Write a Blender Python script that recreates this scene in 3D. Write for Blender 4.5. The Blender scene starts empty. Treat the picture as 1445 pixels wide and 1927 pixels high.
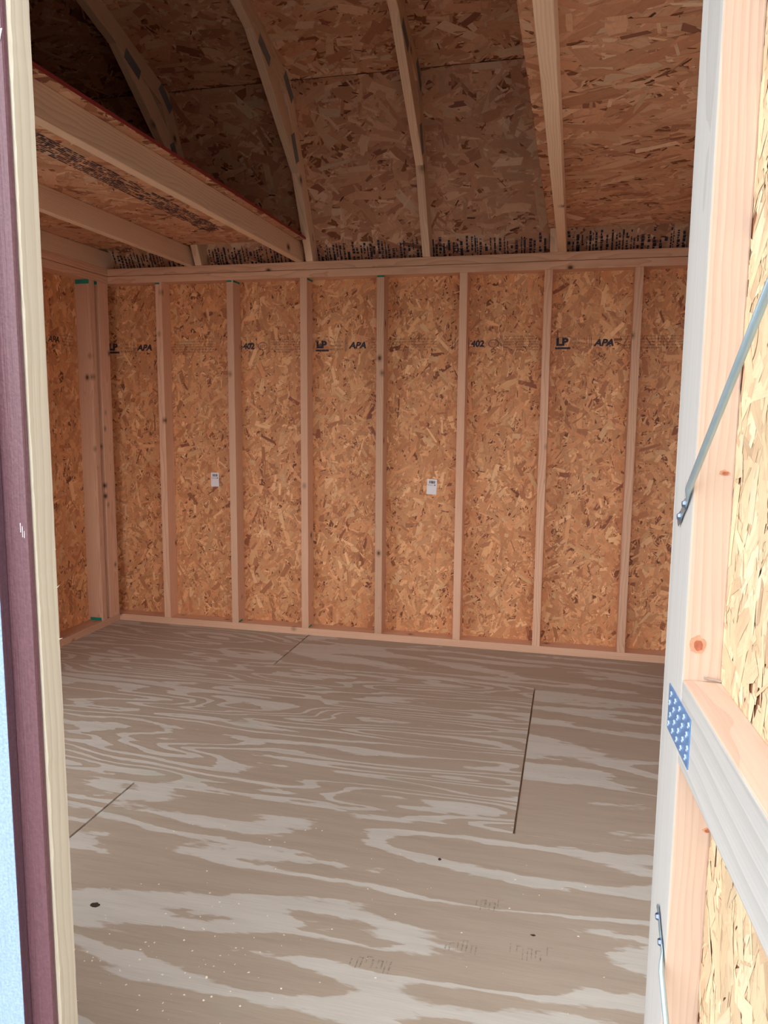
import bpy, bmesh, math, random
import numpy as np
from mathutils import Vector, Matrix

# ------------------------------------------------------------------ camera, sky, exposure
scn = bpy.context.scene
W, H = 1445, 1927
F_PX, YAW, PITCH, ROLL = 1463.78, 0.2373, -0.1322, 0.0084
CAM = Vector((1.8228, -3.8484, 1.21))
fw = Vector((-math.sin(YAW) * math.cos(PITCH), math.cos(YAW) * math.cos(PITCH), math.sin(PITCH)))
rt = Vector((math.cos(YAW), math.sin(YAW), 0)); up = rt.cross(fw)
r2 = math.cos(ROLL) * rt + math.sin(ROLL) * up
u2 = -math.sin(ROLL) * rt + math.cos(ROLL) * up
cd = bpy.data.cameras.new('camera'); co = bpy.data.objects.new('camera', cd)
scn.collection.objects.link(co); scn.camera = co
cd.sensor_fit = 'VERTICAL'; cd.sensor_height = 24.0; cd.lens = F_PX / H * 24.0
cd.clip_start = 0.02; cd.clip_end = 500
co.matrix_world = Matrix((( r2.x, u2.x, -fw.x, CAM.x), (r2.y, u2.y, -fw.y, CAM.y), (r2.z, u2.z, -fw.z, CAM.z), (0, 0, 0, 1)))

wd = bpy.data.worlds.new('sky'); scn.world = wd; wd.use_nodes = True
bg = wd.node_tree.nodes['Background']
bg.inputs['Color'].default_value = (0.93, 0.965, 1.0, 1); bg.inputs['Strength'].default_value = 1.0
vs = scn.view_settings
vs.view_transform = 'Standard'; vs.look = 'None'; vs.gamma = 1.0; vs.use_curve_mapping = False
vs.exposure = 2.0
scn.cycles.max_bounces = 8; scn.cycles.diffuse_bounces = 5; scn.cycles.glossy_bounces = 2
scn.cycles.use_adaptive_sampling = True; scn.cycles.adaptive_threshold = .06
scn.cycles.use_denoising = True
scn.cycles.sample_clamp_indirect = 8.0

C = scn.collection
rng = np.random.default_rng(7); random.seed(7)

# ------------------------------------------------------------------ dimensions (metres, from the framing)
Z_PL, Z_STUD, Z_TOP = .0381, 1.864, 1.942        # bottom plate top, stud top, double plate top
XL, XR = -.743, 2.915                             # outer faces of the end wall framing
YB, YF = .089, -2.962                             # outer faces of back and front framing
D, T = .0889, .0381                               # 2x4
KNEE = (-.308, 2.678); YC = (YB + YF) / 2
Z_RIDGE = 2.586 - .3 * YC

# ------------------------------------------------------------------ materials
def new_mat(name):
    m = bpy.data.materials.new(name); m.use_nodes = True
    nt = m.node_tree; b = nt.nodes['Principled BSDF']
    return m, nt, b
def N(nt, typ, **kw):
    n = nt.nodes.new(typ)
    for k, v in kw.items(): setattr(n, k, v)
    return n
def L(nt, a, b): nt.links.new(a, b)
def math_n(nt, op, a, b=None, c=None):
    n = N(nt, 'ShaderNodeMath', operation=op)
    for i, v in enumerate((a, b, c)):
        if v is None: continue
        if isinstance(v, (int, float)): n.inputs[i].default_value = v
        else: L(nt, v, n.inputs[i])
    return n.outputs[0]
def mapping(nt, vec, scale, loc=None):
    n = N(nt, 'ShaderNodeMapping'); L(nt, vec, n.inputs[0]); n.inputs['Scale'].default_value = scale
    if loc is not None:
        if isinstance(loc, (tuple, list)): n.inputs['Location'].default_value = loc
        else: L(nt, loc, n.inputs['Location'])
    return n.outputs[0]
def noise(nt, vec, scale=1., detail=2., rough=.5, dist=0.):
    n = N(nt, 'ShaderNodeTexNoise'); L(nt, vec, n.inputs['Vector'])
    n.inputs['Scale'].default_value = scale; n.inputs['Detail'].default_value = detail
    n.inputs['Roughness'].default_value = rough; n.inputs['Distortion'].default_value = dist
    return n.outputs[0]
def ramp(nt, fac, stops, interp='LINEAR'):
    n = N(nt, 'ShaderNodeValToRGB'); cr = n.color_ramp; cr.interpolation = interp
    while len(cr.elements) < len(stops): cr.elements.new(.5)
    for e, (p, c) in zip(cr.elements, stops): e.position = p; e.color = (*c, 1) if len(c) == 3 else c
    L(nt, fac, n.inputs[0]); return n.outputs[0]
def mix(nt, fac, a, b, blend='MIX'):
    n = N(nt, 'ShaderNodeMix', data_type='RGBA', blend_type=blend)
    for sock, v in ((n.inputs[0], fac), (n.inputs[6], a), (n.inputs[7], b)):
        if isinstance(v, (int, float)): sock.default_value = v
        elif isinstance(v, tuple): sock.default_value = (*v, 1)
        else: L(nt, v, sock)
    return n.outputs[2]
def bump(nt, b, height, strength=.3, dist=.001):
    n = N(nt, 'ShaderNodeBump'); n.inputs['Strength'].default_value = strength; n.inputs['Distance'].default_value = dist
    L(nt, height, n.inputs['Height']); L(nt, n.outputs[0], b.inputs['Normal'])
def srgb(*c): return tuple((x / 255 / 12.92) if x / 255 <= .04045 else ((x / 255 + .055) / 1.055) ** 2.4 for x in c)

def lumber(name, light, dark, knot=(.10, .035, .015), knots=7.0, ring=.0075, contrast=.55, var=.25):
    """sawn softwood: local X is the length of the board"""
    m, nt, b = new_mat(name)
    tc = N(nt, 'ShaderNodeTexCoord').outputs['Object']; oi = N(nt, 'ShaderNodeObjectInfo').outputs['Random']
    off = N(nt, 'ShaderNodeCombineXYZ')
    L(nt, math_n(nt, 'MULTIPLY', oi, 37.3), off.inputs[0]); L(nt, math_n(nt, 'MULTIPLY', oi, 11.1), off.inputs[1])
    L(nt, math_n(nt, 'MULTIPLY', oi, 71.7), off.inputs[2])
    ad = N(nt, 'ShaderNodeVectorMath', operation='ADD'); L(nt, tc, ad.inputs[0]); L(nt, off.outputs[0], ad.inputs[1])
    p = ad.outputs[0]
    wob = noise(nt, mapping(nt, p, (1.6, 6, 6)), 1, 3, .55)
    sx = N(nt, 'ShaderNodeSeparateXYZ'); L(nt, tc, sx.inputs[0])
    cy = math_n(nt, 'MULTIPLY_ADD', oi, .16, -.08)
    cz = math_n(nt, 'MULTIPLY_ADD', math_n(nt, 'FRACT', math_n(nt, 'MULTIPLY', oi, 13.7)), .10, .015)
    dy = math_n(nt, 'SUBTRACT', sx.outputs[1], cy); dz = math_n(nt, 'ADD', sx.outputs[2], cz)
    r = math_n(nt, 'SQRT', math_n(nt, 'ADD', math_n(nt, 'MULTIPLY', dy, dy), math_n(nt, 'MULTIPLY', dz, dz)))
    r = math_n(nt, 'ADD', r, math_n(nt, 'MULTIPLY', wob, .05))
    rings = math_n(nt, 'FRACT', math_n(nt, 'DIVIDE', r, ring))
    rings = math_n(nt, 'POWER', rings, 2.2)
    fine = noise(nt, mapping(nt, p, (4, 320, 320)), 1, 2, .6)
    broad = noise(nt, mapping(nt, p, (.8, 9, 9)), 1, 2, .5)
    f = math_n(nt, 'ADD', math_n(nt, 'MULTIPLY', rings, contrast), math_n(nt, 'MULTIPLY', math_n(nt, 'SUBTRACT', fine, .5), .6))
    f = math_n(nt, 'ADD', f, math_n(nt, 'MULTIPLY', math_n(nt, 'SUBTRACT', broad, .45), .8))
    col = ramp(nt, f, [(0, light), (1, dark)])
    val = math_n(nt, 'MULTIPLY_ADD', math_n(nt, 'FRACT', math_n(nt, 'MULTIPLY', oi, 5.31)), var, 1 - var / 2)
    hs = N(nt, 'ShaderNodeHueSaturation'); L(nt, col, hs.inputs['Color']); L(nt, val, hs.inputs['Value']); col = hs.outputs[0]
    if knots:
        vo = N(nt, 'ShaderNodeTexVoronoi'); L(nt, mapping(nt, p, (1, 1.35, 1.35)), vo.inputs['Vector']); vo.inputs['Scale'].default_value = knots
        k = vo.outputs['Distance']
        kr = ramp(nt, k, [(0, (1, 1, 1)), (.06, (.9, .9, .9)), (.095, (.4, .4, .4)), (.18, (0, 0, 0))])
        col = mix(nt, kr, col, knot)
    L(nt, col, b.inputs['Base Color']); b.inputs['Roughness'].default_value = .65
    b.inputs['Specular IOR Level'].default_value = .25
    bump(nt, b, math_n(nt, 'ADD', fine, math_n(nt, 'MULTIPLY', rings, .6)), .25, .0008)
    return m

M = {}
M['pine'] = lumber('framing_pine', srgb(232, 187, 156), srgb(200, 144, 113))
M['joist'] = lumber('joist_pine', srgb(240, 208, 178), srgb(210, 166, 136), knots=5.0)
M['door_pine'] = lumber('door_pine', srgb(214, 188, 170), srgb(192, 156, 136), knots=0, ring=.0065, contrast=.42, var=.05)
M['door_face_skylit'] = lumber('door_face_skylit_pine', srgb(194, 191, 187), srgb(160, 156, 152), knots=0, ring=.021, contrast=.4, var=.05)
M['raw_edge'] = lumber('raw_edge', srgb(208, 200, 182), srgb(180, 168, 146), knots=0, ring=.012, contrast=.5, var=.02)

def strand_mat():
    m, nt, b = new_mat('wood_strands')
    at = N(nt, 'ShaderNodeAttribute', attribute_name='tone').outputs['Color']
    uv = N(nt, 'ShaderNodeUVMap', uv_map='grain').outputs[0]
    g = noise(nt, mapping(nt, uv, (18, 420, 1)), 1, 2, .6)
    g2 = noise(nt, mapping(nt, uv, (45, 90, 1)), 1, 3, .6)
    f = math_n(nt, 'ADD', math_n(nt, 'MULTIPLY', g, .6), math_n(nt, 'MULTIPLY', g2, .4))
    v = ramp(nt, f, [(.2, (.74, .70, .67)), (.5, (1, 1, 1)), (.8, (1.12, 1.12, 1.10))])
    col = mix(nt, 1.0, at, v, 'MULTIPLY')
    L(nt, col, b.inputs['Base Color']); b.inputs['Roughness'].default_value = .55
    b.inputs['Specular IOR Level'].default_value = .3
    bump(nt, b, g, .25, .0006)
    return m
M['strand'] = strand_mat()

def plain(name, col, rough=.6, metal=0., spec=.4, mottle=0., scale=40., bumpd=0.):
    m, nt, b = new_mat(name)
    tc = N(nt, 'ShaderNodeTexCoord').outputs['Object']
    n1 = noise(nt, tc, scale, 4, .6)
    c = ramp(nt, n1, [(.25, tuple(x * (1 - mottle) for x in col)), (.75, tuple(min(1, x * (1 + mottle)) for x in col))])
    L(nt, c, b.inputs['Base Color']); b.inputs['Roughness'].default_value = rough
    b.inputs['Metallic'].default_value = metal; b.inputs['Specular IOR Level'].default_value = spec
    if bumpd: bump(nt, b, n1, .6, bumpd)
    return m
M['osb_core'] = plain('strand_board_core', srgb(138, 86, 58), .8, mottle=.3, scale=60)
M['red_edge'] = plain('red_edge_seal', srgb(150, 50, 48), .7, mottle=.15)
M['ink'] = None
M['paint_teal'] = plain('teal_end_paint', srgb(38, 138, 118), .7, mottle=.25, scale=80)
M['paper'] = plain('sticker_paper', srgb(244, 238, 240), .5, mottle=.02)
M['print'] = plain('sticker_print', srgb(42, 38, 50), .5)
M['print_grey'] = plain('sticker_print_grey', srgb(166, 158, 168), .5)
M['plate'] = plain('galvanised_plate', srgb(118, 160, 214), .38, .55, .5, mottle=.10, scale=120)  # blue of the reflected sky is put into the zinc colour
M['plate_dark'] = plain('truss_plate', srgb(128, 138, 142), .5, .25, .4, mottle=.2, scale=90)
M['steel'] = plain('zinc_rod', srgb(172, 196, 208), .3, .55, .5, mottle=.12, scale=14)
M['screw'] = plain('screw_head', srgb(120, 132, 160), .3, .8, .5, mottle=.2)
M['knot'] = plain('knot', srgb(208, 156, 126), .5, mottle=.25, scale=90, bumpd=.001)
M['knot_heart'] = plain('knot_heart', srgb(176, 104, 80), .35, mottle=.35, scale=150, bumpd=.001)
M['knot_dark'] = plain('knot_hole', srgb(56, 42, 34), .8, mottle=.4, scale=90)
M['shaving'] = plain('shaving', srgb(250, 240, 218), .7, mottle=.05)
M['nail'] = plain('nail', srgb(190, 188, 186), .35, .8)

def ink_mat():
    m, nt, b = new_mat('stamp_ink')
    b.inputs['Base Color'].default_value = (.028, .026, .05, 1); b.inputs['Roughness'].default_value = .7
    tc = N(nt, 'ShaderNodeTexCoord').outputs['Object']
    n1 = noise(nt, tc, 160, 4, .7)
    a = ramp(nt, n1, [(.28, (0, 0, 0)), (.42, (.92, .92, .92))])
    L(nt, a, b.inputs['Alpha'])
    return m
M['ink'] = ink_mat()
def ink_faint():
    m, nt, b = new_mat('stamp_ink_faint')
    b.inputs['Base Color'].default_value = (.05, .04, .05, 1); b.inputs['Roughness'].default_value = .7
    tc = N(nt, 'ShaderNodeTexCoord').outputs['Object']
    n1 = noise(nt, tc, 140, 4, .7)
    a = ramp(nt, n1, [(.38, (0, 0, 0)), (.52, (.7, .7, .7))])
    L(nt, a, b.inputs['Alpha'])
    return m
M['ink_faint'] = ink_faint()

def scuff_mat():
    m, nt, b = new_mat('grey_scuff')
    b.inputs['Base Color'].default_value = (.16, .14, .12, 1); b.inputs['Roughness'].default_value = .8
    n1 = noise(nt, N(nt, 'ShaderNodeTexCoord').outputs['Object'], 90, 4, .7)
    L(nt, ramp(nt, n1, [(.40, (0, 0, 0)), (.62, (.38, .38, .38))]), b.inputs['Alpha'])
    return m
M['scuff'] = scuff_mat()
def painted(name, col, rough, grain=.5, spec=.5):
    m, nt, b = new_mat(name)
    tc = N(nt, 'ShaderNodeTexCoord').outputs['Object']
    g = noise(nt, mapping(nt, tc, (7, 170, 170)), 1, 4, .6, .4)
    sp = noise(nt, tc, 260, 2, .5)
    c = ramp(nt, sp, [(.3, tuple(x * .86 for x in col)), (.7, tuple(min(1, x * 1.14) for x in col))])
    L(nt, c, b.inputs['Base Color']); b.inputs['Roughness'].default_value = rough
    b.inputs['Specular IOR Level'].default_value = spec
    bump(nt, b, math_n(nt, 'ADD', g, math_n(nt, 'MULTIPLY', sp, .35)), grain, .0025)
    return m
M['maroon'] = painted('maroon_paint', srgb(106, 71, 79), .42, .6, .6)
M['maroon_dark'] = painted('maroon_paint_edge', srgb(92, 66, 78), .6, .4, .3)
M['white_paint'] = painted('pale_paint', srgb(150, 174, 208), .5, 1.0, .4)

def plywood(name, sx, sy, bands, edge=.04, seed=(0, 0, 0), sharp=.5):
    """rotary-cut veneer: contour bands of a stretched height field; local X runs along the sheet"""
    m, nt, b = new_mat(name)
    tc = N(nt, 'ShaderNodeTexCoord').outputs['Object']; oi = N(nt, 'ShaderNodeObjectInfo').outputs['Random']
    off = N(nt, 'ShaderNodeCombineXYZ'); L(nt, math_n(nt, 'MULTIPLY', oi, 23.0), off.inputs[0]); L(nt, math_n(nt, 'MULTIPLY', oi, 57.0), off.inputs[1])
    ad = N(nt, 'ShaderNodeVectorMath', operation='ADD'); L(nt, tc, ad.inputs[0]); L(nt, off.outputs[0], ad.inputs[1]); p = ad.outputs[0]
    jag = noise(nt, mapping(nt, p, (16, 60, 1)), 1, 2, .5)
    h = noise(nt, mapping(nt, p, (sx, sy, 1), seed), 1, 2.2, .5, .25)
    drift = noise(nt, mapping(nt, p, (sx * .5, sy * .35, 1), (3, 9, 0)), 1, 1, .5)
    s2 = N(nt, 'ShaderNodeSeparateXYZ'); L(nt, p, s2.inputs[0])
    hh = math_n(nt, 'ADD', math_n(nt, 'MULTIPLY', h, bands), math_n(nt, 'MULTIPLY', jag, .35))
    hh = math_n(nt, 'ADD', hh, math_n(nt, 'MULTIPLY', s2.outputs[1], bands * .55))
    fr = math_n(nt, 'FRACT', hh)
    thr = math_n(nt, 'MULTIPLY_ADD', noise(nt, mapping(nt, p, (1.3, 5, 1), (5, 1, 0)), 1, 2, .5), 1.15, -.22)
    lo_ = N(nt, 'ShaderNodeClamp'); L(nt, thr, lo_.inputs[0]); lo_.inputs[1].default_value = .10; lo_.inputs[2].default_value = .68
    w_ = math_n(nt, 'DIVIDE', math_n(nt, 'SUBTRACT', lo_.outputs[0], fr), edge)
    w2 = math_n(nt, 'DIVIDE', math_n(nt, 'SUBTRACT', fr, .94), .06)
    cl = N(nt, 'ShaderNodeClamp'); L(nt, math_n(nt, 'MAXIMUM', w_, w2), cl.inputs[0]); w = cl.outputs[0]
    fine = noise(nt, mapping(nt, p, (9, 330, 1)), 1, 3, .6)
    fine2 = noise(nt, mapping(nt, p, (2.4, 26, 1)), 1, 3, .6)
    light = srgb(203, 198, 188); dark = srgb(177, 162, 145)
    col = mix(nt, w, dark, light)
    v = ramp(nt, math_n(nt, 'ADD', math_n(nt, 'MULTIPLY', fine, .5), math_n(nt, 'MULTIPLY', fine2, .5)), [(.25, (.82, .80, .78)), (.55, (1, 1, 1)), (.8, (1.08, 1.08, 1.08))])
    col = mix(nt, 1.0, col, v, 'MULTIPLY')
    gn = noise(nt, mapping(nt, p, (3.0, 7, 1), (8, 2, 0)), 1, 3, .6)
    gr = ramp(nt, gn, [(.60, (0, 0, 0)), (.72, (.35, .35, .35))])
    col = mix(nt, math_n(nt, 'MULTIPLY', gr, .8), col, srgb(170, 182, 158))
    L(nt, col, b.inputs['Base Color'])
    b.inputs['Roughness'].default_value = .5; b.inputs['Specular IOR Level'].default_value = .35
    bump(nt, b, math_n(nt, 'ADD', fine, math_n(nt, 'MULTIPLY', w, .8)), .2, .0006)
    return m
M['ply_a'] = plywood('plywood_fine', .9, 4.6, 10.0)
M['ply_b'] = plywood('plywood_mid', .75, 4.4, 14.0)
M['ply_c'] = plywood('plywood_broad', .85, 4.2, 4.6)
M['ground'] = plain('gravel', srgb(116, 113, 106), .9, mottle=.3, scale=30)
M['shingle'] = plain('shingle', srgb(70, 66, 64), .9, mottle=.3, scale=30)

# ------------------------------------------------------------------ object helpers
def link(o, parent=None):
    C.objects.link(o)
    if parent: o.parent = parent
    return o
def empty(name, loc=(0, 0, 0)):
    o = bpy.data.objects.new(name, None); o.location = loc; o.empty_display_size = .1
    return link(o)
def tag(o, label, cat, group=None):
    o['label'] = label; o['category'] = cat
    if group: o['group'] = group
    return o
def structure(o, label, cat):
    o['kind'] = 'structure'; o['label'] = label; o['category'] = cat; return o
def mesh_obj(name, verts, faces, mat, parent=None, smooth=False):
    me = bpy.data.meshes.new(name); me.from_pydata(verts, [], faces); me.update()
    mats = mat if isinstance(mat, (list, tuple)) else [mat]
    for m in mats: me.materials.append(m)
    if smooth:
        for p in me.polygons: p.use_smooth = True
    return link(bpy.data.objects.new(name, me), parent)
def bm_obj(name, bm, mat, parent=None, smooth=False):
    me = bpy.data.meshes.new(name); bmesh.ops.recalc_face_normals(bm, faces=bm.faces); bm.to_mesh(me); bm.free()
    for m in (mat if isinstance(mat, (list, tuple)) else [mat]): me.materials.append(m)
    if smooth:
        for p in me.polygons: p.use_smooth = True
    return link(bpy.data.objects.new(name, me), parent)
AX = {'x': Matrix.Identity(3),
      'y': Matrix(((0, -1, 0), (1, 0, 0), (0, 0, 1))),
      'z': Matrix(((0, 0, -1), (0, 1, 0), (1, 0, 0)))}
def rel(o, mw, parent):
    """place o with matrix mw expressed in the parent's space"""
    o.matrix_basis = mw
def board(name, lo, hi, mat, parent=None, along=None, bev=.0022):
    """a box between corners lo and hi whose local X runs along its grain, edges eased"""
    lo = Vector(lo); hi = Vector(hi); s = hi - lo; c = (lo + hi) / 2
    if along is None: along = 'xyz'[max(range(3), key=lambda i: s[i])]
    A = AX[along]; loc = A.transposed() @ s; loc = Vector([abs(v) for v in loc])
    bm = bmesh.new(); bmesh.ops.create_cube(bm, size=1)
    bmesh.ops.scale(bm, vec=loc, verts=bm.verts)
    if bev: bmesh.ops.bevel(bm, geom=list(bm.edges), offset=min(bev, min(loc) * .3), segments=2, affect='EDGES', profile=.6)
    o = bm_obj(name, bm, mat, parent)
    rel(o, Matrix.Translation(c) @ A.to_4x4(), parent)
    return o
def prism(name, pts, x0, x1, direc, mat, parent=None, bev=.0018):
    """a plank in a plane x = const: outline pts (y, z) extruded from x0 to x1, grain along direc (y, z)"""
    d = Vector((0, direc[0], direc[1])).normalized(); ex = Vector((1, 0, 0)); ez = d.cross(ex)
    o0 = Vector((x0, pts[0][0], pts[0][1])); B = Matrix((d, ex, ez)).transposed()
    inv = B.transposed(); bm = bmesh.new(); rings = []
    for x in (x0, x1): rings.append([bm.verts.new(inv @ (Vector((x, y, z)) - o0)) for y, z in pts])
    n = len(pts); bm.faces.new(rings[0]); bm.faces.new(rings[1][::-1])
    for i in range(n): bm.faces.new((rings[0][i], rings[0][(i + 1) % n], rings[1][(i + 1) % n], rings[1][i]))
    if bev: bmesh.ops.bevel(bm, geom=list(bm.edges), offset=bev, segments=1, affect='EDGES')
    o = bm_obj(name, bm, mat, parent); rel(o, Matrix.Translation(o0) @ B.to_4x4(), parent)
    return o

TONES = np.array([srgb(*c) for c in ((233, 169, 120), (225, 157, 108), (219, 149, 101), (246, 194, 143), (200, 131, 89), (227, 161, 112), (162, 98, 68), (240, 181, 129))])
ROOF_TONES = TONES * np.array([.80, .90, 1.20])      # browner roof board, darkened further with shade put into the tone
DECK_TONES = TONES * np.array([.84, .97, 1.28])  # deck strands toned down too, shade painted into their colour
TONE_P = np.array([.20, .18, .16, .09, .10, .15, .02, .10])
def strands(parent, origin, u, v, w, h, bias=90., spread=55., cover=3.6, tones=TONES, gain=1., seed=0, dark=.05, size=1., thick=.0016):
    """pressed wood strands over a w x h face: thousands of thin overlapping flakes, each with its own tone and grain"""
    g = np.random.default_rng(seed + 100)
    o = np.array(origin, float); u = np.array(u, float); v = np.array(v, float); n = np.cross(u, v)
    nb = int(w * h * cover / (.080 * .022 * size * size) * .8)
    ns = int(nb * 1.8); nd = int(nb * dark * 3.0)
    Ls = np.concatenate([g.uniform(.045, .125, nb), g.uniform(.015, .055, ns), g.uniform(.008, .034, nd)]) * size
    Ws = np.concatenate([g.uniform(.009, .034, nb), g.uniform(.003, .011, ns), g.uniform(.0018, .0055, nd)]) * size
    tot = nb + ns + nd
    isdark = np.concatenate([np.zeros(nb + ns, bool), np.ones(nd, bool)])
    order = g.permutation(tot); Ls, Ws, isdark = Ls[order], Ws[order], isdark[order]
    ang = np.radians(bias + np.where(g.random(tot) < .75, g.normal(0, spread * .7, tot), g.uniform(-90, 90, tot)))
    cx = g.uniform(0, w, tot); cy = g.uniform(0, h, tot)
    ca, sa = np.cos(ang), np.sin(ang)
    # six-cornered flakes with broken ends
    kx = np.array([-.5, -.5, 0, .5, .5, 0]); ky = np.array([-.5, .5, .5, .5, -.5, -.5])
    lx = (kx[None] + g.normal(0, .07, (tot, 6))) * Ls[:, None]
    ly = ky[None] * Ws[:, None] * (1 + g.normal(0, .16, (tot, 6)))
    X = np.clip(cx[:, None] + lx * ca[:, None] - ly * sa[:, None], 0, w)
    Y = np.clip(cy[:, None] + lx * sa[:, None] + ly * ca[:, None], 0, h)
    Zb = (np.arange(tot) / tot * thick * .7)[:, None] + g.uniform(0, thick * .3, (tot, 6))
    P = o[None, None] + X[..., None] * u + Y[..., None] * v + (Zb[..., None] + .0002) * n
    me = bpy.data.meshes.new('wood_strands')
    me.vertices.add(tot * 6); me.vertices.foreach_set('co', P.reshape(-1).astype(np.float32))
    me.loops.add(tot * 6); me.loops.foreach_set('vertex_index', np.arange(tot * 6, dtype=np.int32))
    me.polygons.add(tot); me.polygons.foreach_set('loop_start', np.arange(0, tot * 6, 6, dtype=np.int32))
    uvl = me.uv_layers.new(name='grain')
    uvs = np.stack([lx + g.uniform(0, 50, tot)[:, None], ly + g.uniform(0, 50, tot)[:, None]], -1)
    tone = tones[g.choice(len(tones), tot, p=TONE_P)] * g.uniform(.80, 1.09, tot)[:, None]
    tone[isdark] = np.array(srgb(96, 52, 36)) * g.uniform(.4, 1.4, isdark.sum())[:, None]
    ca_ = me.attributes.new('tone', 'FLOAT_COLOR', 'FACE')
    ca_.data.foreach_set('color', np.concatenate([tone * gain, np.ones((tot, 1))], 1).reshape(-1).astype(np.float32))
    me.update(calc_edges=True)
    me.uv_layers['grain'].data.foreach_set('uv', uvs.reshape(-1).astype(np.float32))
    me.materials.append(M['strand'])
    ob = link(bpy.data.objects.new('wood_strands', me), parent); ob['kind'] = 'stuff'
    return ob

def text_mesh(body, size, shear=0., bold=0., xscale=1.):
    cu = bpy.data.curves.new('t', 'FONT'); cu.body = body; cu.size = size; cu.shear = shear; cu.offset = bold
    cu.resolution_u = 3
    ob = bpy.data.objects.new('t', cu); C.objects.link(ob)
    me = bpy.data.meshes.new_from_object(ob.evaluated_get(bpy.context.evaluated_depsgraph_get()))
    C.objects.unlink(ob); bpy.data.objects.remove(ob)
    vs_ = [(v.co.x * xscale, v.co.y) for v in me.vertices]; fs = [tuple(p.vertices) for p in me.polygons]
    bpy.data.meshes.remove(me); bpy.data.curves.remove(cu)
    return vs_, fs
class Print:
    """flat printing collected in (u, v) on a face"""
    def __init__(s): s.v = []; s.f = []
    def rect(s, a, b, c, d):
        k = len(s.v); s.v += [(a, b), (c, b), (c, d), (a, d)]; s.f.append((k, k + 1, k + 2, k + 3))
    def text(s, body, x, y, size, shear=0., bold=0., xscale=1., rot=False):
        vv, ff = text_mesh(body, size, shear, bold, xscale); k = len(s.v)
        s.v += [((x - b, y + a) if rot else (x + a, y + b)) for a, b in vv]; s.f += [tuple(i + k for i in f) for f in ff]
    def fine(s, x0, x1, y0, y1, lines, g):
        dy = (y1 - y0) / lines
        for i in range(lines):
            x = x0
            while x < x1:
                wl = g.uniform(.004, .016); yy = y0 + dy * (i + .25)
                if g.random() < .86:
                    q = x
                    while q < min(x + wl, x1):                       # illegible small characters
                        hgt = dy * g.uniform(.35, .6); s.rect(q, yy, q + g.uniform(.0012, .0024), yy + hgt); q += .0034
                x += wl + .004
    def build(s, name, origin, u, v, mat, parent, off=.0022):
        o = Vector(origin); u = Vector(u); v = Vector(v); n = u.cross(v)
        return mesh_obj(name, [o + u * a + v * b + n * off for a, b in s.v], s.f, mat, parent)

# ------------------------------------------------------------------ floor
floor = structure(empty('floor'), 'bare plywood sheet floor of the shed', 'floor')
xA, xB, yH1, yH2, yH3 = .4815, 1.7004, -.5026, -1.717, -2.936
gaps = [('ply_a', XL, xA, yH1, YB, .0034), ('ply_c', xA, XR, yH1, YB, .0034),
        ('ply_b', XL, xB, yH2, yH1, .003), ('ply_c', xB, XR, yH2, yH1, .003),
        ('ply_c', XL, xA, yH3, yH2, .0034), ('ply_c', xA, XR, yH3, yH2, .0034)]
for mt, x0, x1, y0, y1, g in gaps:
    board('plywood_sheet', (x0 + g * (x0 > XL), y0 + .0007, -.018), (x1 - g * (x1 < XR), y1 - .0007, 0), M[mt], floor, 'x', bev=.0008)
board('plywood_sheet', (XL, YF, -.018), (XR, yH3 - .001, 0), M['ply_c'], floor, 'x', bev=.0008)
for x in np.arange(XL, XR - .05, .4064):
    board('floor_joist', (x, YF + .04, -.16), (x + T, YB, -.0185), M['pine'], floor, 'y')
board('subfloor_rim', (XL, YF, -.16), (XR, YF + .038, -.0185), M['pine'], floor, 'x')
board('subfloor_pan', (XL, YF + .04, -.045), (XR, YB, -.034), M['osb_core'], floor, 'x', bev=0)
gr = mesh_obj('ground', [(-30, -30, -.2), (30, -30, -.2), (30, 30, -.2), (-30, 30, -.2)], [(0, 1, 2, 3)], M['ground'])
structure(gr, 'level gravel ground outside the shed', 'ground')

# ------------------------------------------------------------------ back wall
wb = structure(empty('wall_back'), 'long back wall of pine studs over strand board', 'wall')
STUD_X = [-.3705 - .0012, .0359 + .0026, .4423, .8487 - .0034, 1.2551 + .0032, 1.6615 - .0012, 2.0679, 2.4743, 2.79]
back_studs = []
for i, x in enumerate(STUD_X):
    back_studs.append(board('stud', (x, 0, Z_PL), (x + T, D, Z_STUD), M['pine'], wb, 'z'))
board('bottom_plate', (XL + D, 0, 0), (XR, D, Z_PL), M['pine'], wb)
board('top_plate', (XL + D, 0, Z_STUD), (XR, D, Z_STUD + .0375), M['pine'], wb)
board('top_plate', (XL + D, 0, Z_STUD + .0395), (XR, D, Z_TOP), M['pine'], wb)
pan_x = [XL - .011, .461, 1.680, XR + .011]
back_panels = []
for k in range(3):
    p = board('strand_board', (pan_x[k] + .001, YB, -.05), (pan_x[k + 1] - .001, YB + .011, Z_TOP), M['osb_core'], wb, 'z', bev=0)
    back_panels.append(p)
    s = strands(None, (pan_x[k] + .001, YB, .0), (1, 0, 0), (0, 0, 1), pan_x[k + 1] - pan_x[k] - .002, Z_TOP, bias=75, spread=60, seed=k, size=.80)
    s.parent = p; s.matrix_parent_inverse = p.matrix_basis.inverted()
def on_part(o, p):
    o.parent = p; o.matrix_parent_inverse = p.matrix_basis.inverted(); return o
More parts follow.
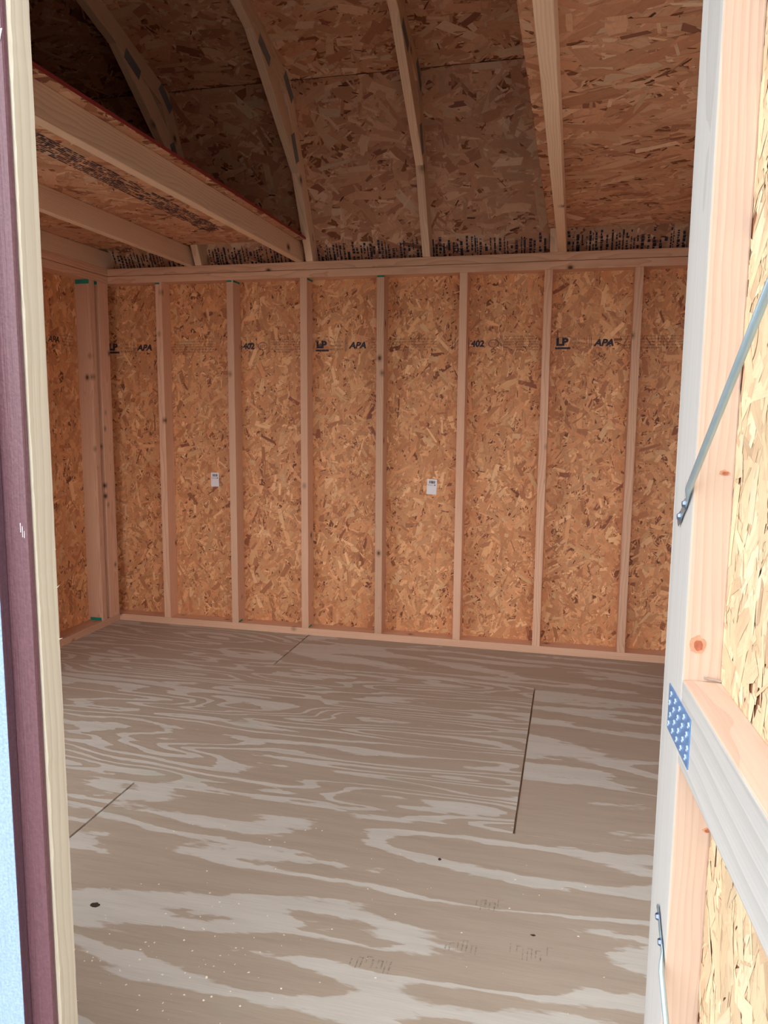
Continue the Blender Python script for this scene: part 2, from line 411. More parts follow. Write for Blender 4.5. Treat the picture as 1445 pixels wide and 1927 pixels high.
for k, x0 in enumerate((-.722, .497, 1.719)):
    g = np.random.default_rng(k + 40); P = Print(); Q = Print(); zc = 1.533
    P.text('LP', 0.004, zc - .012, .048, 0, .0028, 1.15); P.rect(0, zc - .031, .072, zc - .021)
    P.rect(0, zc + .026, .072, zc + .0275)
    Q.fine(.078, .150, zc - .03, zc + .026, 3, g)
    P.rect(.160, zc - .032, .162, zc + .032); P.rect(.167, zc - .032, .169, zc + .032)
    P.text('APA', .182, zc - .016, .044, .25, .0020, 1.08)
    Q.fine(.300, .640, zc - .034, zc + .034, 5, g)
    P.rect(.730, zc - .03, .733, zc + .03); P.rect(.800, zc - .03, .803, zc + .03)
    P.text('402', .812, zc - .014, .042, .1, .0018, 1.02)
    for a in range(28):
        t0, t1 = a / 28 * 2 * math.pi, (a + .9) / 28 * 2 * math.pi
        k0 = len(P.v)
        P.v += [(.924 + .026 * math.cos(t0), zc + .020 * math.sin(t0)), (.924 + .026 * math.cos(t1), zc + .020 * math.sin(t1)),
                (.924 + .023 * math.cos(t1), zc + .017 * math.sin(t1)), (.924 + .023 * math.cos(t0), zc + .017 * math.sin(t0))]
        P.f.append((k0, k0 + 1, k0 + 2, k0 + 3))
    Q.fine(.908, .940, zc - .008, zc + .008, 2, g)
    P.rect(.955, zc - .034, .957, zc + .04); P.rect(.962, zc - .034, .964, zc + .04)
    Q.fine(.972, 1.14, zc - .038, zc + .04, 6, g)
    on_part(P.build('printed_stamp', (x0, YB, 0), (1, 0, 0), (0, 0, 1), M['ink'], None), back_panels[k])
    on_part(Q.build('printed_fine_text', (x0, YB, 0), (1, 0, 0), (0, 0, 1), M['ink_faint'], None), back_panels[k])

def wall_with_openings(wall, axis, pos0, pos1, a0, a1, z0, z1, holes, mat, name):
    """rectangular panels around the openings of a wall; axis 'x' walls run along y"""
    cuts = sorted({a0, a1, *[h[0] for h in holes], *[h[1] for h in holes]})
    for c0, c1 in zip(cuts[:-1], cuts[1:]):
        hs = [h for h in holes if h[0] < (c0 + c1) / 2 < h[1]]
        spans = [(z0, z1)] if not hs else [(z0, hs[0][2]), (hs[0][3], z1)]
        for s0, s1 in spans:
            if s1 - s0 < .02: continue
            if axis == 'x': board(name, (pos0, c0, s0), (pos1, c1, s1), mat, wall, 'z', bev=0)
            else: board(name, (c0, pos0, s0), (c1, pos1, s1), mat, wall, 'z', bev=0)
# ------------------------------------------------------------------ left wall
wl = structure(empty('wall_left'), 'left end wall of pine studs and strand board below the loft', 'wall')
XI = XL + D                                      # inner face of the framing
lp = board('strand_board', (XL - .011, -1.13, -.05), (XL, YB, Z_TOP), M['osb_core'], wl, 'z', bev=0)
on_part(strands(None, (XL, -1.13, 0), (0, 1, 0), (0, 0, 1), 1.13 + YB, Z_TOP, bias=85, spread=60, seed=11), lp)
ADDED_OPENING_L = (-2.50, -1.35, .50, 1.76)            # unseen unglazed opening, added to let more daylight into the room
wall_with_openings(wl, 'x', XL - .011, XL, YF, -1.132, -.05, Z_TOP, [ADDED_OPENING_L], M['osb_core'], 'strand_board')
board('bottom_plate', (XL, YF + D, 0), (XI, D, Z_PL), M['pine'], wl, 'y')
board('top_plate', (XL, YF + D, Z_STUD), (XI, D, Z_STUD + .0375), M['pine'], wl, 'y')
board('top_plate', (XL, YF + D, Z_STUD + .0395), (XI, D, Z_TOP), M['pine'], wl, 'y')
corner = board('stud', (XI - T, -.0889, Z_PL), (XI, -.001, Z_STUD), M['pine'], wl, 'z')
end_stud = board('stud', (XL, -.163, Z_PL), (XI, -.123, Z_STUD), M['pine'], wl, 'z')
for k in range(1, 7):
    y = -.163 - .4064 * k
    if ADDED_OPENING_L[0] < y + T and y < ADDED_OPENING_L[1]: continue
    board('stud', (XL, y, Z_PL), (XI, y + T, Z_STUD), M['pine'], wl, 'z')
for y in (ADDED_OPENING_L[0] - T, ADDED_OPENING_L[1]): board('added_opening_jamb', (XL, y, Z_PL), (XI, y + T, Z_STUD), M['pine'], wl, 'z')
for z in (ADDED_OPENING_L[2] - T, ADDED_OPENING_L[3]): board('added_opening_sill', (XL, ADDED_OPENING_L[0], z), (XI, ADDED_OPENING_L[1], z + T), M['pine'], wl, 'y')
P = Print(); Q = Print(); g = np.random.default_rng(77)
P.text('APA', 0, -.016, .042, .25, .0009, 1.12); Q.fine(-.10, -.02, -.03, .03, 4, g); Q.fine(.11, .2, -.03, .03, 4, g)
on_part(P.build('printed_stamp', (XL, -.40, 1.545), (0, 1, 0), (0, 0, 1), M['ink'], None), lp)
on_part(Q.build('printed_fine_text', (XL, -.40, 1.545), (0, 1, 0), (0, 0, 1), M['ink_faint'], None), lp)
# teal end paint on some stud ends
def paint(stud, lo, hi):
    o = board('end_paint', lo, hi, M['paint_teal'], None, bev=0); mb = o.matrix_basis.copy()
    o.parent = stud; o.matrix_parent_inverse = stud.matrix_basis.inverted(); o.matrix_basis = mb
e = .0006
paint(end_stud, (XL + .004, -.163 - e, Z_STUD - .022), (XI - .004, -.16, Z_STUD - .001))
paint(end_stud, (XL + .012, -.163 - e, Z_PL + .001), (XI - .008, -.16, Z_PL + .018))
paint(corner, (XI - T + .003, -.0889 - e, Z_STUD - .016), (XI - .006, -.086, Z_STUD - .001))
for i, wdt in ((0, .7), (1, .8), (3, 1.0)):
    x = STUD_X[i]; paint(back_studs[i], (x + .002, -e, Z_STUD - .010), (x + T * wdt, .002, Z_STUD - .001))
for i in (1, 2):
    x = STUD_X[i]; paint(back_studs[i], (x + T - .002, .002, Z_STUD - .010), (x + T + e, D - .005, Z_STUD - .001))
    paint(back_studs[i], (x + T - .002, .002, Z_PL + .001), (x + T + e, D * .6, Z_PL + .009))
# gable above the plates
def gable(wall, x0, x1, mat, inner, u):
    prof = [(YB, Z_TOP), KNEE, (YC, Z_RIDGE), (2 * YC - KNEE[0], KNEE[1]), (YF, Z_TOP)]
    return prism('gable_sheathing', prof, x0, x1, (0, 1), mat, wall, bev=0)
gable(wl, XL - .011, XL, M['osb_core'], XL, None)

# ------------------------------------------------------------------ right wall (beyond the open door)
wr = structure(empty('wall_right'), 'right end wall of the shed behind the open door', 'wall')
ADDED_OPENING_R = (-2.35, -1.35, .80, 1.76)            # y0, y1, z0, z1 of an unseen opening added to brighten the room
HR = [ADDED_OPENING_R]
wall_with_openings(wr, 'x', XR, XR + .011, YF, YB, -.05, Z_TOP, HR, M['osb_core'], 'strand_board')
for y in np.arange(-.12, YF + .1, -.4064):
    z1 = Z_STUD
    if ADDED_OPENING_R[0] < y < ADDED_OPENING_R[1]: continue
    board('stud', (XR - D, y - T, Z_PL), (XR, y, z1), M['pine'], wr, 'z')
for y in (ADDED_OPENING_R[0] - T, ADDED_OPENING_R[1]): board('added_opening_jamb', (XR - D, y, Z_PL), (XR, y + T, Z_STUD), M['pine'], wr, 'z')
board('added_opening_sill', (XR - D, ADDED_OPENING_R[0], ADDED_OPENING_R[2] - T), (XR, ADDED_OPENING_R[1], ADDED_OPENING_R[2]), M['pine'], wr, 'y')
board('added_opening_header', (XR - D, ADDED_OPENING_R[0], ADDED_OPENING_R[3]), (XR, ADDED_OPENING_R[1], Z_STUD - .001), M['pine'], wr, 'y')
board('top_plate', (XR - D, YF + D, Z_STUD), (XR, 0, Z_TOP), M['pine'], wr, 'y')
gable(wr, XR, XR + .011, M['osb_core'], XR, None)

# ------------------------------------------------------------------ front wall around the double doorway
wf = structure(empty('wall_front'), 'front wall around the double doorway', 'wall')
DX0, DX1, DZ = .385, 1.947, 1.878
HF = [(-.62, .24, .35, 1.80), (DX0, DX1, -.05, DZ), (2.06, 2.84, .35, 1.80)]  # outer two openings are added for interior daylight; the middle one is the doorway
wall_with_openings(wf, 'y', YF - .011, YF, XL - .011, XR + .011, -.05, Z_TOP, HF, M['maroon'], 'siding')
for x in (XL, .26, DX0 - .045, DX1 + .004, 2.02, XR - T):
    board('stud', (x, YF, Z_PL), (x + T, YF + D, Z_STUD), M['pine'], wf, 'z')
board('top_plate', (XL, YF, Z_STUD + .016), (XR, YF + D, Z_TOP), M['pine'], wf, 'x')

# ------------------------------------------------------------------ roof
rf = structure(empty('ceiling'), 'gambrel roof underside of strand board sheets', 'ceiling')
def roof_sheet(x0, x1, a, b, cover, seed, bias=0, prn=False, gain=1.0, flakes=True):
    """sheet from (y, z) point a to b, inner face towards the room"""
    a = Vector((0, *a)); b = Vector((0, *b)); d = (b - a); ln = d.length; d.normalize()
    n_out = d.cross(Vector((1, 0, 0)))
    if n_out.z < 0: n_out = -n_out
    vs_ = []
    for t in (0, .011):
        for x, q in ((x0, a), (x1, a), (x1, b), (x0, b)):
            vs_.append(Vector((x, q.y, q.z)) + n_out * t)
    o = mesh_obj('strand_board', vs_, [(0, 1, 2, 3), (7, 6, 5, 4), (0, 4, 5, 1), (1, 5, 6, 2), (2, 6, 7, 3), (3, 7, 4, 0)], M['osb_core'], rf)
    if flakes:
        u = Vector((1, 0, 0)); nn = u.cross(d); org = Vector((x0, a.y, a.z))
        if nn.dot(n_out) > 0:                      # make the face normal look into the room
            u = -u; org = Vector((x1, a.y, a.z))
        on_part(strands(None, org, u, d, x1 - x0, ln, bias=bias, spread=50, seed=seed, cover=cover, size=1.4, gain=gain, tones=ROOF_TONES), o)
    return o
lowA = (YB + .0066, Z_TOP); kn = KNEE; rd = (YC, Z_RIDGE); kn2 = (2 * YC - KNEE[0], KNEE[1]); low2 = (YF - .0066, Z_TOP)
xs = [XL - .011, .495, 1.70, XR + .011]
roof_lower = []
for k in range(3):
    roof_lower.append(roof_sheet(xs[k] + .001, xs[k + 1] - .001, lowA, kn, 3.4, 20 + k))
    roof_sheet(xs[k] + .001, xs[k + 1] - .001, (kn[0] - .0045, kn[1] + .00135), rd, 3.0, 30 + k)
    roof_sheet(xs[k] + .001, xs[k + 1] - .001, low2, kn2, 2, 50 + k, flakes=False)
    roof_sheet(xs[k] + .001, xs[k + 1] - .001, kn2, rd, 2, 60 + k, flakes=False)
# printed nailing band along the bottom edge of the lower sheets
dlow = (Vector((0, *kn)) - Vector((0, *lowA))).normalized()
for k in range(3):
    P = Print(); g = np.random.default_rng(k + 300); x = xs[k] + .02
    while x < xs[k + 1] - .02:
        wd_ = g.uniform(.007, .017); y = .004; top = g.uniform(.080, .118); wide = g.random() < .3
        while y < top:
            q = g.uniform(.005, .016 if not wide else .045)
            if g.random() < .84: P.rect(x, y, x + wd_ * g.uniform(.5, 1.), min(y + q, top))
            y += q + g.uniform(.0015, .004)
        x += wd_ + g.uniform(.002, .013)
    if k == 1: P.text('21L', 1.235 - 0, .03, .034, 0, .0006, 1., rot=True)
    on_part(P.build('printed_band', (0, *lowA), (1, 0, 0), tuple(dlow), M['ink'], None, off=.0024), roof_lower[k])
    # printing faces the room
# shingled outer skin
for a, b in ((lowA, kn), (kn, rd), (rd, kn2), (kn2, low2)):
    a3 = Vector((0, *a)); b3 = Vector((0, *b)); d = (b3 - a3).normalized(); n = Vector((1, 0, 0)).cross(d)
    if n.z < 0: n = -n
    a3 = a3 - d * .03; b3 = b3 + d * .03
    vs_ = [Vector((x, q.y, q.z)) + n * t for t in (.0125, .02) for x, q in ((XL - .05, a3), (XR + .05, a3), (XR + .05, b3), (XL - .05, b3))]
    mesh_obj('shingle_skin', vs_, [(0, 1, 2, 3), (7, 6, 5, 4), (0, 4, 5, 1), (1, 5, 6, 2), (2, 6, 7, 3), (3, 7, 4, 0)], M['shingle'], rf)

# ------------------------------------------------------------------ roof trusses
def truss(x, label):
    t = empty('roof_truss', (x, 0, 0)); tag(t, label, 'truss', 'gambrel trusses under the roof')
    dl = Vector((lowA[0] - kn[0], lowA[1] - kn[1])).normalized()          # down the steep leg
    # leg: outer edge follows the sheet, 89 mm deep
    def mirror(pts): return [(2 * YC - y, z) for y, z in pts][::-1]
    sl = (kn[1] - Z_TOP) / (lowA[0] - kn[0])                              # rise per metre of the steep leg
    hx = D / math.sin(math.atan(sl)); vz = D / math.cos(math.atan(.3))
    gp = .0015
    foot_o = lowA[0] - gp; foot_i = foot_o - hx
    ko = (kn[0] - gp * .5, kn[1] - gp * 2)
    # inner knee: intersection of the two inner edges
    yk = ((Z_TOP + sl * foot_i) - (2.586 - vz - gp)) / (sl - .3); zk = 2.586 - vz - gp - .3 * yk
    leg = [(foot_o, Z_TOP), ko, (yk, zk), (foot_i, Z_TOP)]
    chord = [ko, (YC, Z_RIDGE - gp * 2), (YC, Z_RIDGE - vz - gp), (yk, zk)]
    bi0, bi1 = (-.160, 2.270), (-.743, 2.716); bd = Vector((bi1[0] - bi0[0], bi1[1] - bi0[1])).normalized(); bn = Vector((-bd.y, bd.x))
    if bn.y < 0: bn = -bn
    bo0 = Vector(bi0) + bn * D; bo1 = Vector(bi1) + bn * D
    # ends of the knee brace are cut to the inner edges of leg and chord
    def on_leg(pt, d):
        # point pt + s d where z = Z_TOP + sl (foot_i - y)
        s = (Z_TOP + sl * (foot_i - pt[0]) - pt[1]) / (d[1] + sl * d[0]); return (pt[0] + s * d[0], pt[1] + s * d[1])
    def on_chord(pt, d):
        s = (2.586 - vz - gp - .3 * pt[0] - pt[1]) / (d[1] + .3 * d[0]); return (pt[0] + s * d[0], pt[1] + s * d[1])
    brace = [on_leg(bi0, bd), on_leg(bo0, bd), on_chord(bo1, bd), on_chord(bi1, bd)]
    for side in (0, 1):
        f = mirror if side else (lambda p: p); sg = -1 if side else 1
        prism('leg', f(leg), 0, T, (-sg, sl), M['joist'], t)
        prism('top_chord', f(chord), 0, T, (-sg, .3), M['joist'], t)
        prism('knee_brace', f(brace), 0, T, (-sg * .8, .6), M['joist'], t)
        # toothed plates on both faces of each joint
        def mid(a, b): return ((a[0] + b[0]) / 2, (a[1] + b[1]) / 2)
        for c, dr in ((mid(brace[0], brace[1]), (-.5, .86)), (mid(ko, (yk, zk)), (-.75, .6)), (mid(brace[2], brace[3]), (-.9, .38))):
            d = Vector(dr).normalized(); n = Vector((-d.y, d.x)); c = Vector(c)
            q = [tuple(c + d * a + n * b) for a, b in ((-.062, -.024), (.062, -.024), (.062, .024), (-.062, .024))]
            for x0, x1 in ((-.0012, 0), (T, T + .0012)): prism('toothed_plate', f(q), x0, x1, (-sg * d.x, d.y), M['plate_dark'], t, bev=0)
    return t
truss(-.1315, 'pine roof truss above the left loft, nearest the left end wall')
truss(.478, 'pine roof truss standing at the open edge of the left loft')
truss(1.075, 'pine roof truss in the open middle bay between the two lofts')
truss(1.681, 'pine roof truss beside the joist of the right loft, mostly hidden by its deck')
truss(2.292, 'pine roof truss above the right loft, hidden behind the open door')

# ------------------------------------------------------------------ lofts
def loft(x0, x1, joists, zj, zd, yback, edge_x, label, seed, gain=1.):
    l = empty('loft', ((x0 + x1) / 2, YC, Z_TOP)); tag(l, label, 'loft', 'storage lofts at the two ends')
    inv = Matrix.Translation(-l.location)
    def add(o): o.matrix_basis = inv @ o.matrix_basis; return o
    for a in joists: add(board('joist', (a, YF + .02, Z_TOP + .0005), (a + T, .03 if a > XL + .1 else .077, zj), M['joist'], l, 'y'))
    d = add(board('deck_panel', (x0, YF + .16, zd), (x1, yback, zd + .011), M['osb_core'], l, 'y', bev=0))
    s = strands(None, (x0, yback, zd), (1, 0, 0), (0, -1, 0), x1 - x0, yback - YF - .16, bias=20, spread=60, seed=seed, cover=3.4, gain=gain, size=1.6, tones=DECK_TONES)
    s.parent = d; s.matrix_parent_inverse = (Matrix.Translation(l.location) @ d.matrix_basis).inverted()
    ed = board('painted_edge', (edge_x - .0008, YF + .16, zd + .0005), (edge_x + .0008, yback, zd + .0112), M['red_edge'], None, 'y', bev=0)
    mb = ed.matrix_basis.copy(); ed.parent = d; ed.matrix_parent_inverse = (Matrix.Translation(l.location) @ d.matrix_basis).inverted(); ed.matrix_basis = mb
    return l, d
lft, ldk = loft(XL + .002, .497, (.419, -.190, XL + .045), 2.034, 2.036, -.062, .497, 'strand board loft on pine joists at the left, over the dark corner', 70)
rgt, rdk = loft(1.676, XR - .002, (1.719, 2.329, XR - .083), 2.0305, 2.0315, -.088, 1.676, 'strand board loft on pine joists at the right, partly behind the door', 71)
# rows of stamped print under the left deck
P = Print(); g = np.random.default_rng(5)
for r in range(9):
    y = .0
    while y < 2.2:
        q = g.uniform(.006, .05)
        if g.random() < .8: P.rect(y, r * .0125, y + q, r * .0125 + g.uniform(.005, .0095))
        y += q + g.uniform(.004, .012)
o = P.build('printed_band', (.20, -.35, 2.036), (0, -1, 0), (-1, 0, 0), M['ink'], None, off=.0026)
o.parent = ldk; o.matrix_parent_inverse = (Matrix.Translation(lft.location) @ ldk.matrix_basis).inverted()

# ------------------------------------------------------------------ right door leaf, swung open towards the camera
vd = Vector((-.07, .998, 0)).normalized(); E0 = Vector((1.941, -3.027, 0))
dr = empty('door_1'); dr['kind'] = 'structure'; dr['label'] = 'open door leaf showing its pine frame and strand board inside'; dr['category'] = 'door'
a = -vd; nrm = Vector((0, 0, 1)).cross(a)
dr.matrix_world = Matrix(((a.x, nrm.x, 0, E0.x), (a.y, nrm.y, 0, E0.y), (0, 0, 1, 0), (0, 0, 0, 1)))
DZ0, DZ1, SW = .015, 1.862, .690
stile = board('stile', (-.0945, 0, DZ0), (0, T, DZ1), M['door_pine'], dr, 'z')
board('stile', (SW - D, 0, DZ0), (SW, T, DZ1), M['door_pine'], dr, 'z')
rail = board('rail', (.0008, 0, .8475), (SW - D - .0008, T, .9365), M['door_pine'], dr, 'x')
board('rail', (.0008, 0, DZ0), (SW - D - .0008, T, DZ0 + D), M['door_pine'], dr, 'x')
board('rail', (.0008, 0, DZ1 - D), (SW - D - .0008, T, DZ1), M['door_pine'], dr, 'x')
for ch in dr.children:                              # cool sky light on the inner face is painted in as greyer wood
    ch.data.materials.append(M['door_face_skylit'])
    for p in ch.data.polygons:
        if (ch.matrix_basis.to_3x3() @ p.normal).y < -.8: p.material_index = 1
dp = board('strand_board', (-.0945, T + .0005, DZ0), (SW, T + .0115, DZ1), M['osb_core'], dr, 'z', bev=0)
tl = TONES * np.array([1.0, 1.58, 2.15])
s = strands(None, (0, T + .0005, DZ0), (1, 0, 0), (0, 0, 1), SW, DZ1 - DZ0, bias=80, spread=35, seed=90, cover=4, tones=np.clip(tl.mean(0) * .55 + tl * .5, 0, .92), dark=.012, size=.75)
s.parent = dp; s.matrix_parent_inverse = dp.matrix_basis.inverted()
board('siding', (-.0945, T + .012, DZ0), (SW, T + .022, DZ1), M['maroon'], dr, 'z', bev=.001)
# toothed plate over the joint of stile and rail
pl = board('toothed_plate', (-.055, -.0012, .862), (.050, 0, .913), M['plate'], dr, 'x', bev=.0003)
bm = bmesh.new()
for i in range(5):
    for j in range(4):
        s0 = -.047 + i * .0215 + (j % 2) * .006; z0 = .868 + j * .0118
        for q in (0, .0036):
            mtx = Matrix.Translation((s0 + q * .7, -.0019, z0 + q)) @ Matrix.Rotation(.6, 4, 'Y')
            bmesh.ops.create_cube(bm, size=1, matrix=mtx @ Matrix.Diagonal((.0045 if q else .0022, .0012, .0012, 1)))
tm = bm_obj('tooth_slots', bm, plain('bright_zinc', srgb(214, 226, 240), .35, .4), None)
tm.parent = pl; tm.matrix_parent_inverse = pl.matrix_basis.inverted()
# tension rods with flattened, screwed ends
def rod(p0, p1, r, mat, name):
    """tube from p0 to p1 in door space with a pressed flat tab at p0"""
    p0 = Vector(p0); p1 = Vector(p1); d = (p1 - p0).normalized(); side = Vector((0, 1, 0)); w = d.cross(side).normalized()
    bm = bmesh.new(); prof = [(0, .0052, .0008), (.048, .0052, .0008), (.058, .0044, .0024), (.068, r, r), ((p1 - p0).length, r, r)]
    rings = []
    for s_, a_, b_ in prof:
        c = p0 + d * s_ + side * (-.0012 - b_)
        rings.append([bm.verts.new(c + w * a_ * math.cos(k * math.pi / 8) + side * b_ * math.sin(k * math.pi / 8)) for k in range(16)])
    for A, B in zip(rings[:-1], rings[1:]):
        for k in range(16): bm.faces.new((A[k], A[(k + 1) % 16], B[(k + 1) % 16], B[k]))
    bm.faces.new(rings[0]); bm.faces.new(rings[-1])
    o = bm_obj(name, bm, mat, dr, smooth=True)
    for s_ in (.012, .038):
        c = p0 + d * s_
        bm = bmesh.new()
        for (y0, y1, r0, r1, sg) in ((-.0022, -.0052, .0046, .0032, 6), (-.0015, -.0024, .0060, .0060, 20)):
            A = [bm.verts.new((c.x + r0 * math.cos(2 * math.pi * k / sg), y0, c.z + r0 * math.sin(2 * math.pi * k / sg))) for k in range(sg)]
            B = [bm.verts.new((c.x + r1 * math.cos(2 * math.pi * k / sg), y1, c.z + r1 * math.sin(2 * math.pi * k / sg))) for k in range(sg)]
            for k in range(sg): bm.faces.new((A[k], A[(k + 1) % sg], B[(k + 1) % sg], B[k]))
            bm.faces.new(A[::-1]); bm.faces.new(B)
        bm_obj('screw', bm, M['screw'], o)
    return o
rod((-.055, 0, 1.092), (.60, 0, 1.092 + .655 * .757), .0035, M['steel'], 'brace_rod')
rod((-.045, 0, .655), (.60, 0, .655 - .645 * .84), .0031, M['steel'], 'brace_rod')
def disc(name, c, ax, rx, rz, mat, parent, n=18, jag=.12, seed=0, depth=.0006):
    """an irregular flat knot on a face whose normal is ax ('x' or 'z')"""
    g = np.random.default_rng(seed); vs_ = []; c = Vector(c)
    for k in range(n):
        t = 2 * math.pi * k / n; q = 1 + g.normal(0, jag)
        vs_.append(c + (Vector((0, rx * q * math.cos(t), rz * q * math.sin(t))) if ax == 'x' else Vector((rx * q * math.cos(t), rz * q * math.sin(t), 0))))
    nn = Vector((depth, 0, 0)) if ax == 'x' else Vector((0, 0, depth))
    vs_ += [v + nn for v in vs_]; fs = [tuple(range(n, 2 * n)), tuple(range(n - 1, -1, -1))] + [(k, (k + 1) % n, n + (k + 1) % n, n + k) for k in range(n)]
    return mesh_obj(name, vs_, fs, mat, parent)
for (t, z, rx, rz, sd) in ((.013, .974, .0078, .0095, 1), (.028, 1.150, .0050, .0028, 2), (.0335, .7745, .0035, .0032, 3)):
    kc = disc('knot_heart', (0, t + rx * .1, z - rz * .1), 'x', rx * .6, rz * .6, M['knot_heart'], None, seed=sd + 9, depth=.0009)
    kc.parent = stile; kc.matrix_parent_inverse = stile.matrix_basis.inverted()
    kn_ = disc('knot', (0, t, z), 'x', rx, rz, M['knot'], None, seed=sd, depth=.0005)
    kn_.parent = stile; kn_.matrix_parent_inverse = stile.matrix_basis.inverted()
bm = bmesh.new(); bmesh.ops.create_cone(bm, cap_ends=True, segments=8, radius1=.0013, radius2=.0013, depth=.02, matrix=Matrix.Translation((.004, .03, .939)) @ Matrix.Rotation(1.4, 4, 'X'))
nl = bm_obj('nail', bm, M['nail'], None); nl.parent = rail; nl.matrix_parent_inverse = rail.matrix_basis.inverted()

# ------------------------------------------------------------------ left door leaf, closed
d2 = empty('door_2'); d2['kind'] = 'structure'; d2['label'] = 'closed door leaf at the left edge with raw end grain and maroon trim'; d2['category'] = 'door'
LX1, LY0, LY1 = 1.160, -3.000, -2.9625
def ragged_stile():
    """the leaf's edge: raw sawn wood whose outer arris is torn unevenly"""
    g = np.random.default_rng(3); n = 150; zs = np.linspace(DZ0, DZ1, n); bm = bmesh.new(); rows = []
    walk = np.cumsum(g.normal(0, .0006, n)); walk -= np.linspace(walk[0], walk[-1], n); walk = np.clip(walk, -.0022, .0022)
    for z, w_ in zip(zs, walk):
        w_ += g.normal(0, .0004)
        pts = [(LX1 - .0889, LY1), (LX1, LY1 + g.normal(0, .0002)), (LX1 + g.normal(0, .00025), LY0 + .0035 + w_), (LX1 - .0016, LY0 + .0012 + w_ * .6), (LX1 - .003, LY0), (LX1 - .0889, LY0)]
        rows.append([bm.verts.new((z - .9, -(x - LX1), y - LY0) if False else (z, y - LY0, -(x - LX1))) for x, y in pts])
    for A, B in zip(rows[:-1], rows[1:]):
        for k in range(6): bm.faces.new((A[k], A[(k + 1) % 6], B[(k + 1) % 6], B[k]))
    bm.faces.new(rows[0]); bm.faces.new(rows[-1])
    o = bm_obj('stile', bm, M['raw_edge'], d2)
    # local X is up, local Y is world Y, local Z is world -X
    o.matrix_basis = Matrix(((0, 0, -1, LX1), (0, 1, 0, LY0), (1, 0, 0, 0), (0, 0, 0, 1)))
    return o
st2 = ragged_stile()
board('stile', (DX0 + .004, LY0, DZ0), (DX0 + .004 + D, LY1, DZ1), M['door_pine'], d2, 'z')
for z in (DZ0, .86, DZ1 - D): board('rail', (DX0 + .01 + D, LY0, z), (LX1 - .09, LY1, z + D), M['door_pine'], d2, 'x')
board('siding', (DX0, LY0 - .011, DZ0), (LX1 - .060, LY0 - .0005, DZ1), M['maroon'], d2, 'z', bev=.001)
board('trim', (LX1 - .0585, LY0 - .012, DZ0), (LX1 - .0018, LY0 - .0005, DZ1), M['maroon'], d2, 'z', bev=.004)
wt = board('trim', (1.1255 - .089, LY0 - .0285, DZ0), (1.1255, LY0 - .0125, DZ1), [M['white_paint'], M['maroon_dark']], d2, 'z', bev=.0015)
for p in wt.data.polygons:                          # its edge is painted like the leaf
    nw = wt.matrix_basis.to_3x3() @ p.normal
    if nw.x > .6: p.material_index = 1
P = Print()
P.v += [(-.0045, .007), (-.002, .007), (0, .0005), (.002, .007), (.0045, .007), (.0006, -.006), (-.0006, -.006)]; P.f.append((0, 1, 2, 6)); P.f.append((2, 3, 4, 5)); P.f.append((2, 5, 6))
P.rect(-.0075, -.586, -.0066, -.574); P.rect(-.0048, -.592, -.0040, -.578); P.rect(-.0022, -.593, -.0015, -.584)
vm = P.build('white_mark', (1.1555, LY0 - .012, 1.637), (1, 0, 0), (0, 0, 1), M['paper'], d2, off=.0006)

# torn splinters along the raw arris
for z, l_, a_ in ((.968, .010, .9), (.898, .008, 1.3), (.688, .005, .6), (1.346, .004, .5), (.56, .005, 1.0), (.44, .006, .8), (1.02, .004, 1.1)):
    b0 = Vector((LX1 - .001, LY1 - .001, z)); tip = b0 + Vector((l_ * math.sin(a_) * .8, .001, l_ * math.cos(a_))); r_ = .0006
    sp = mesh_obj('splinter', [b0 + Vector((0, -r_, -r_)), b0 + Vector((0, r_, -r_)), b0 + Vector((0, 0, r_)), tip], [(0, 1, 2), (0, 3, 1), (1, 3, 2), (2, 3, 0)], M['shaving'])
    sp.parent = st2; sp.matrix_parent_inverse = st2.matrix_basis.inverted()

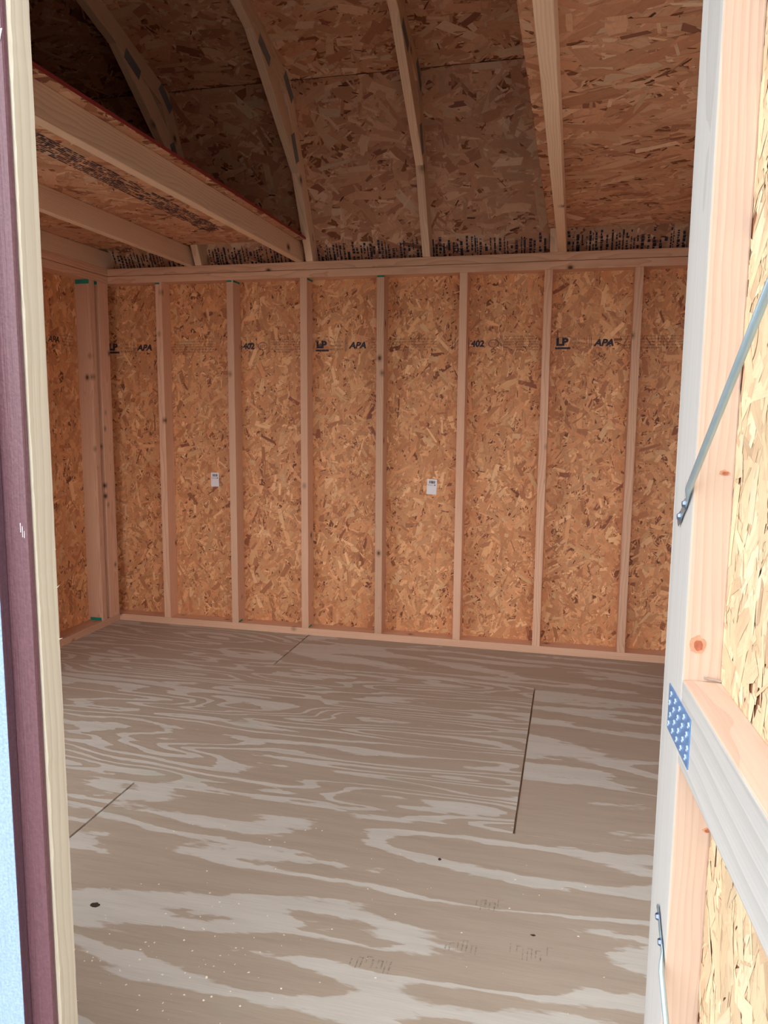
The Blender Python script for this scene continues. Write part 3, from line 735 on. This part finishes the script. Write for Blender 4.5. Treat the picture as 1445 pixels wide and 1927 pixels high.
# ------------------------------------------------------------------ stickers on the back wall
def sticker(x, z, w, h, tilt, label, lines):
    t = empty('barcode_sticker', (x, YB - .0026, z)); tag(t, label, 'sticker', 'white stickers on the back wall'); t.rotation_euler = (0, tilt, 0)
    mesh_obj('paper', [(-w / 2, 0, -h / 2), (w / 2, 0, -h / 2), (w / 2, 0, h / 2), (-w / 2, 0, h / 2), (-w / 2, .0006, -h / 2), (w / 2, .0006, -h / 2), (w / 2, .0006, h / 2), (-w / 2, .0006, h / 2)],
             [(0, 1, 2, 3), (7, 6, 5, 4), (0, 4, 5, 1), (1, 5, 6, 2), (2, 6, 7, 3), (3, 7, 4, 0)], M['paper'], t)
    P = Print(); g = np.random.default_rng(lines); q = -w * .30
    while q < w * .28:
        bw = g.choice([.0006, .001, .0018, .0024]); P.rect(q, h * .22, q + bw, h * .40); q += bw + g.choice([.0005, .0009, .0014])
    for k in range(3): P.rect(w * .22 + k * .0026, h * .075, w * .22 + k * .0026 + .0018, h * .145)
    P.rect(w * .20, h * .13, w * .42, h * .15)
    P.build('barcode', (0, 0, 0), (1, 0, 0), (0, 0, 1), M['print'], t, off=.0003)
    Q = Print()
    for r in range(3):
        q = -w * .40
        while q < w * .10:
            Q.rect(q, h * (.07 + r * .03), q + .0016, h * (.07 + r * .03) + h * .02); q += .0026
    Q.build('small_print', (0, 0, 0), (1, 0, 0), (0, 0, 1), M['print_grey'], t, off=.0003)
sticker(-.089, .814, .047, .077, .0, 'white barcode sticker on the strand board, the left one', 1)
sticker(1.123, .8125, .051, .078, .05, 'white barcode sticker on the strand board, the right one', 2)

# ------------------------------------------------------------------ small things on the floor
for (x, y, rx, ry, sd) in ((.730, -2.303, .012, .009, 1), (1.515, -1.900, .0045, .0055, 2), (1.777, -2.15, .006, .003, 5)):
    disc('knot_hole', (x, y, .0002), 'z', rx, ry, M['knot_dark'], floor, seed=sd, depth=.0004)
g = np.random.default_rng(21); vs_, fs = [], []
for k in range(170):
    if g.random() < .6: x, y = g.normal(1.05, .16), g.normal(-2.47, .14)
    else: x, y = g.uniform(.75, 2.0), g.uniform(-2.62, -1.8)
    s_ = g.uniform(.0008, .0030); n_ = 5; k0 = len(vs_); hgt = g.uniform(.0006, .002)
    for q in range(n_):
        t_ = 2 * math.pi * q / n_ + g.uniform(-.4, .4); vs_.append((x + s_ * math.cos(t_) * g.uniform(.5, 1.5), y + s_ * math.sin(t_), .0004 + hgt * g.random()))
    vs_.append((x, y, hgt + .0006))
    fs += [(k0 + q, k0 + (q + 1) % n_, k0 + n_) for q in range(n_)]
sw = mesh_obj('sawdust', vs_, fs, M['shaving']); sw['kind'] = 'stuff'; tag(sw, 'pale sawdust crumbs scattered on the floor near the doorway', 'sawdust')

# scuffed tread marks trodden into the near sheet
P = Print(); g = np.random.default_rng(8)
for cx, cy, n_ in ((1.625, -2.235, 7), (1.775, -2.215, 8), (1.438, -2.335, 9), (1.665, -2.06, 6)):
    for k in range(n_):
        x = cx + (k - n_ / 2) * .011 + g.normal(0, .002); y = cy + g.normal(0, .006); hl = g.uniform(.008, .02)
        P.rect(x, y - hl, x + g.uniform(.002, .0045), y + hl)
        if k % 2: P.rect(x, y + hl, x + .013, y + hl + .003)
P.build('tread_mark', (0, 0, 0), (1, 0, 0), (0, 1, 0), M['scuff'], floor, off=.0003)
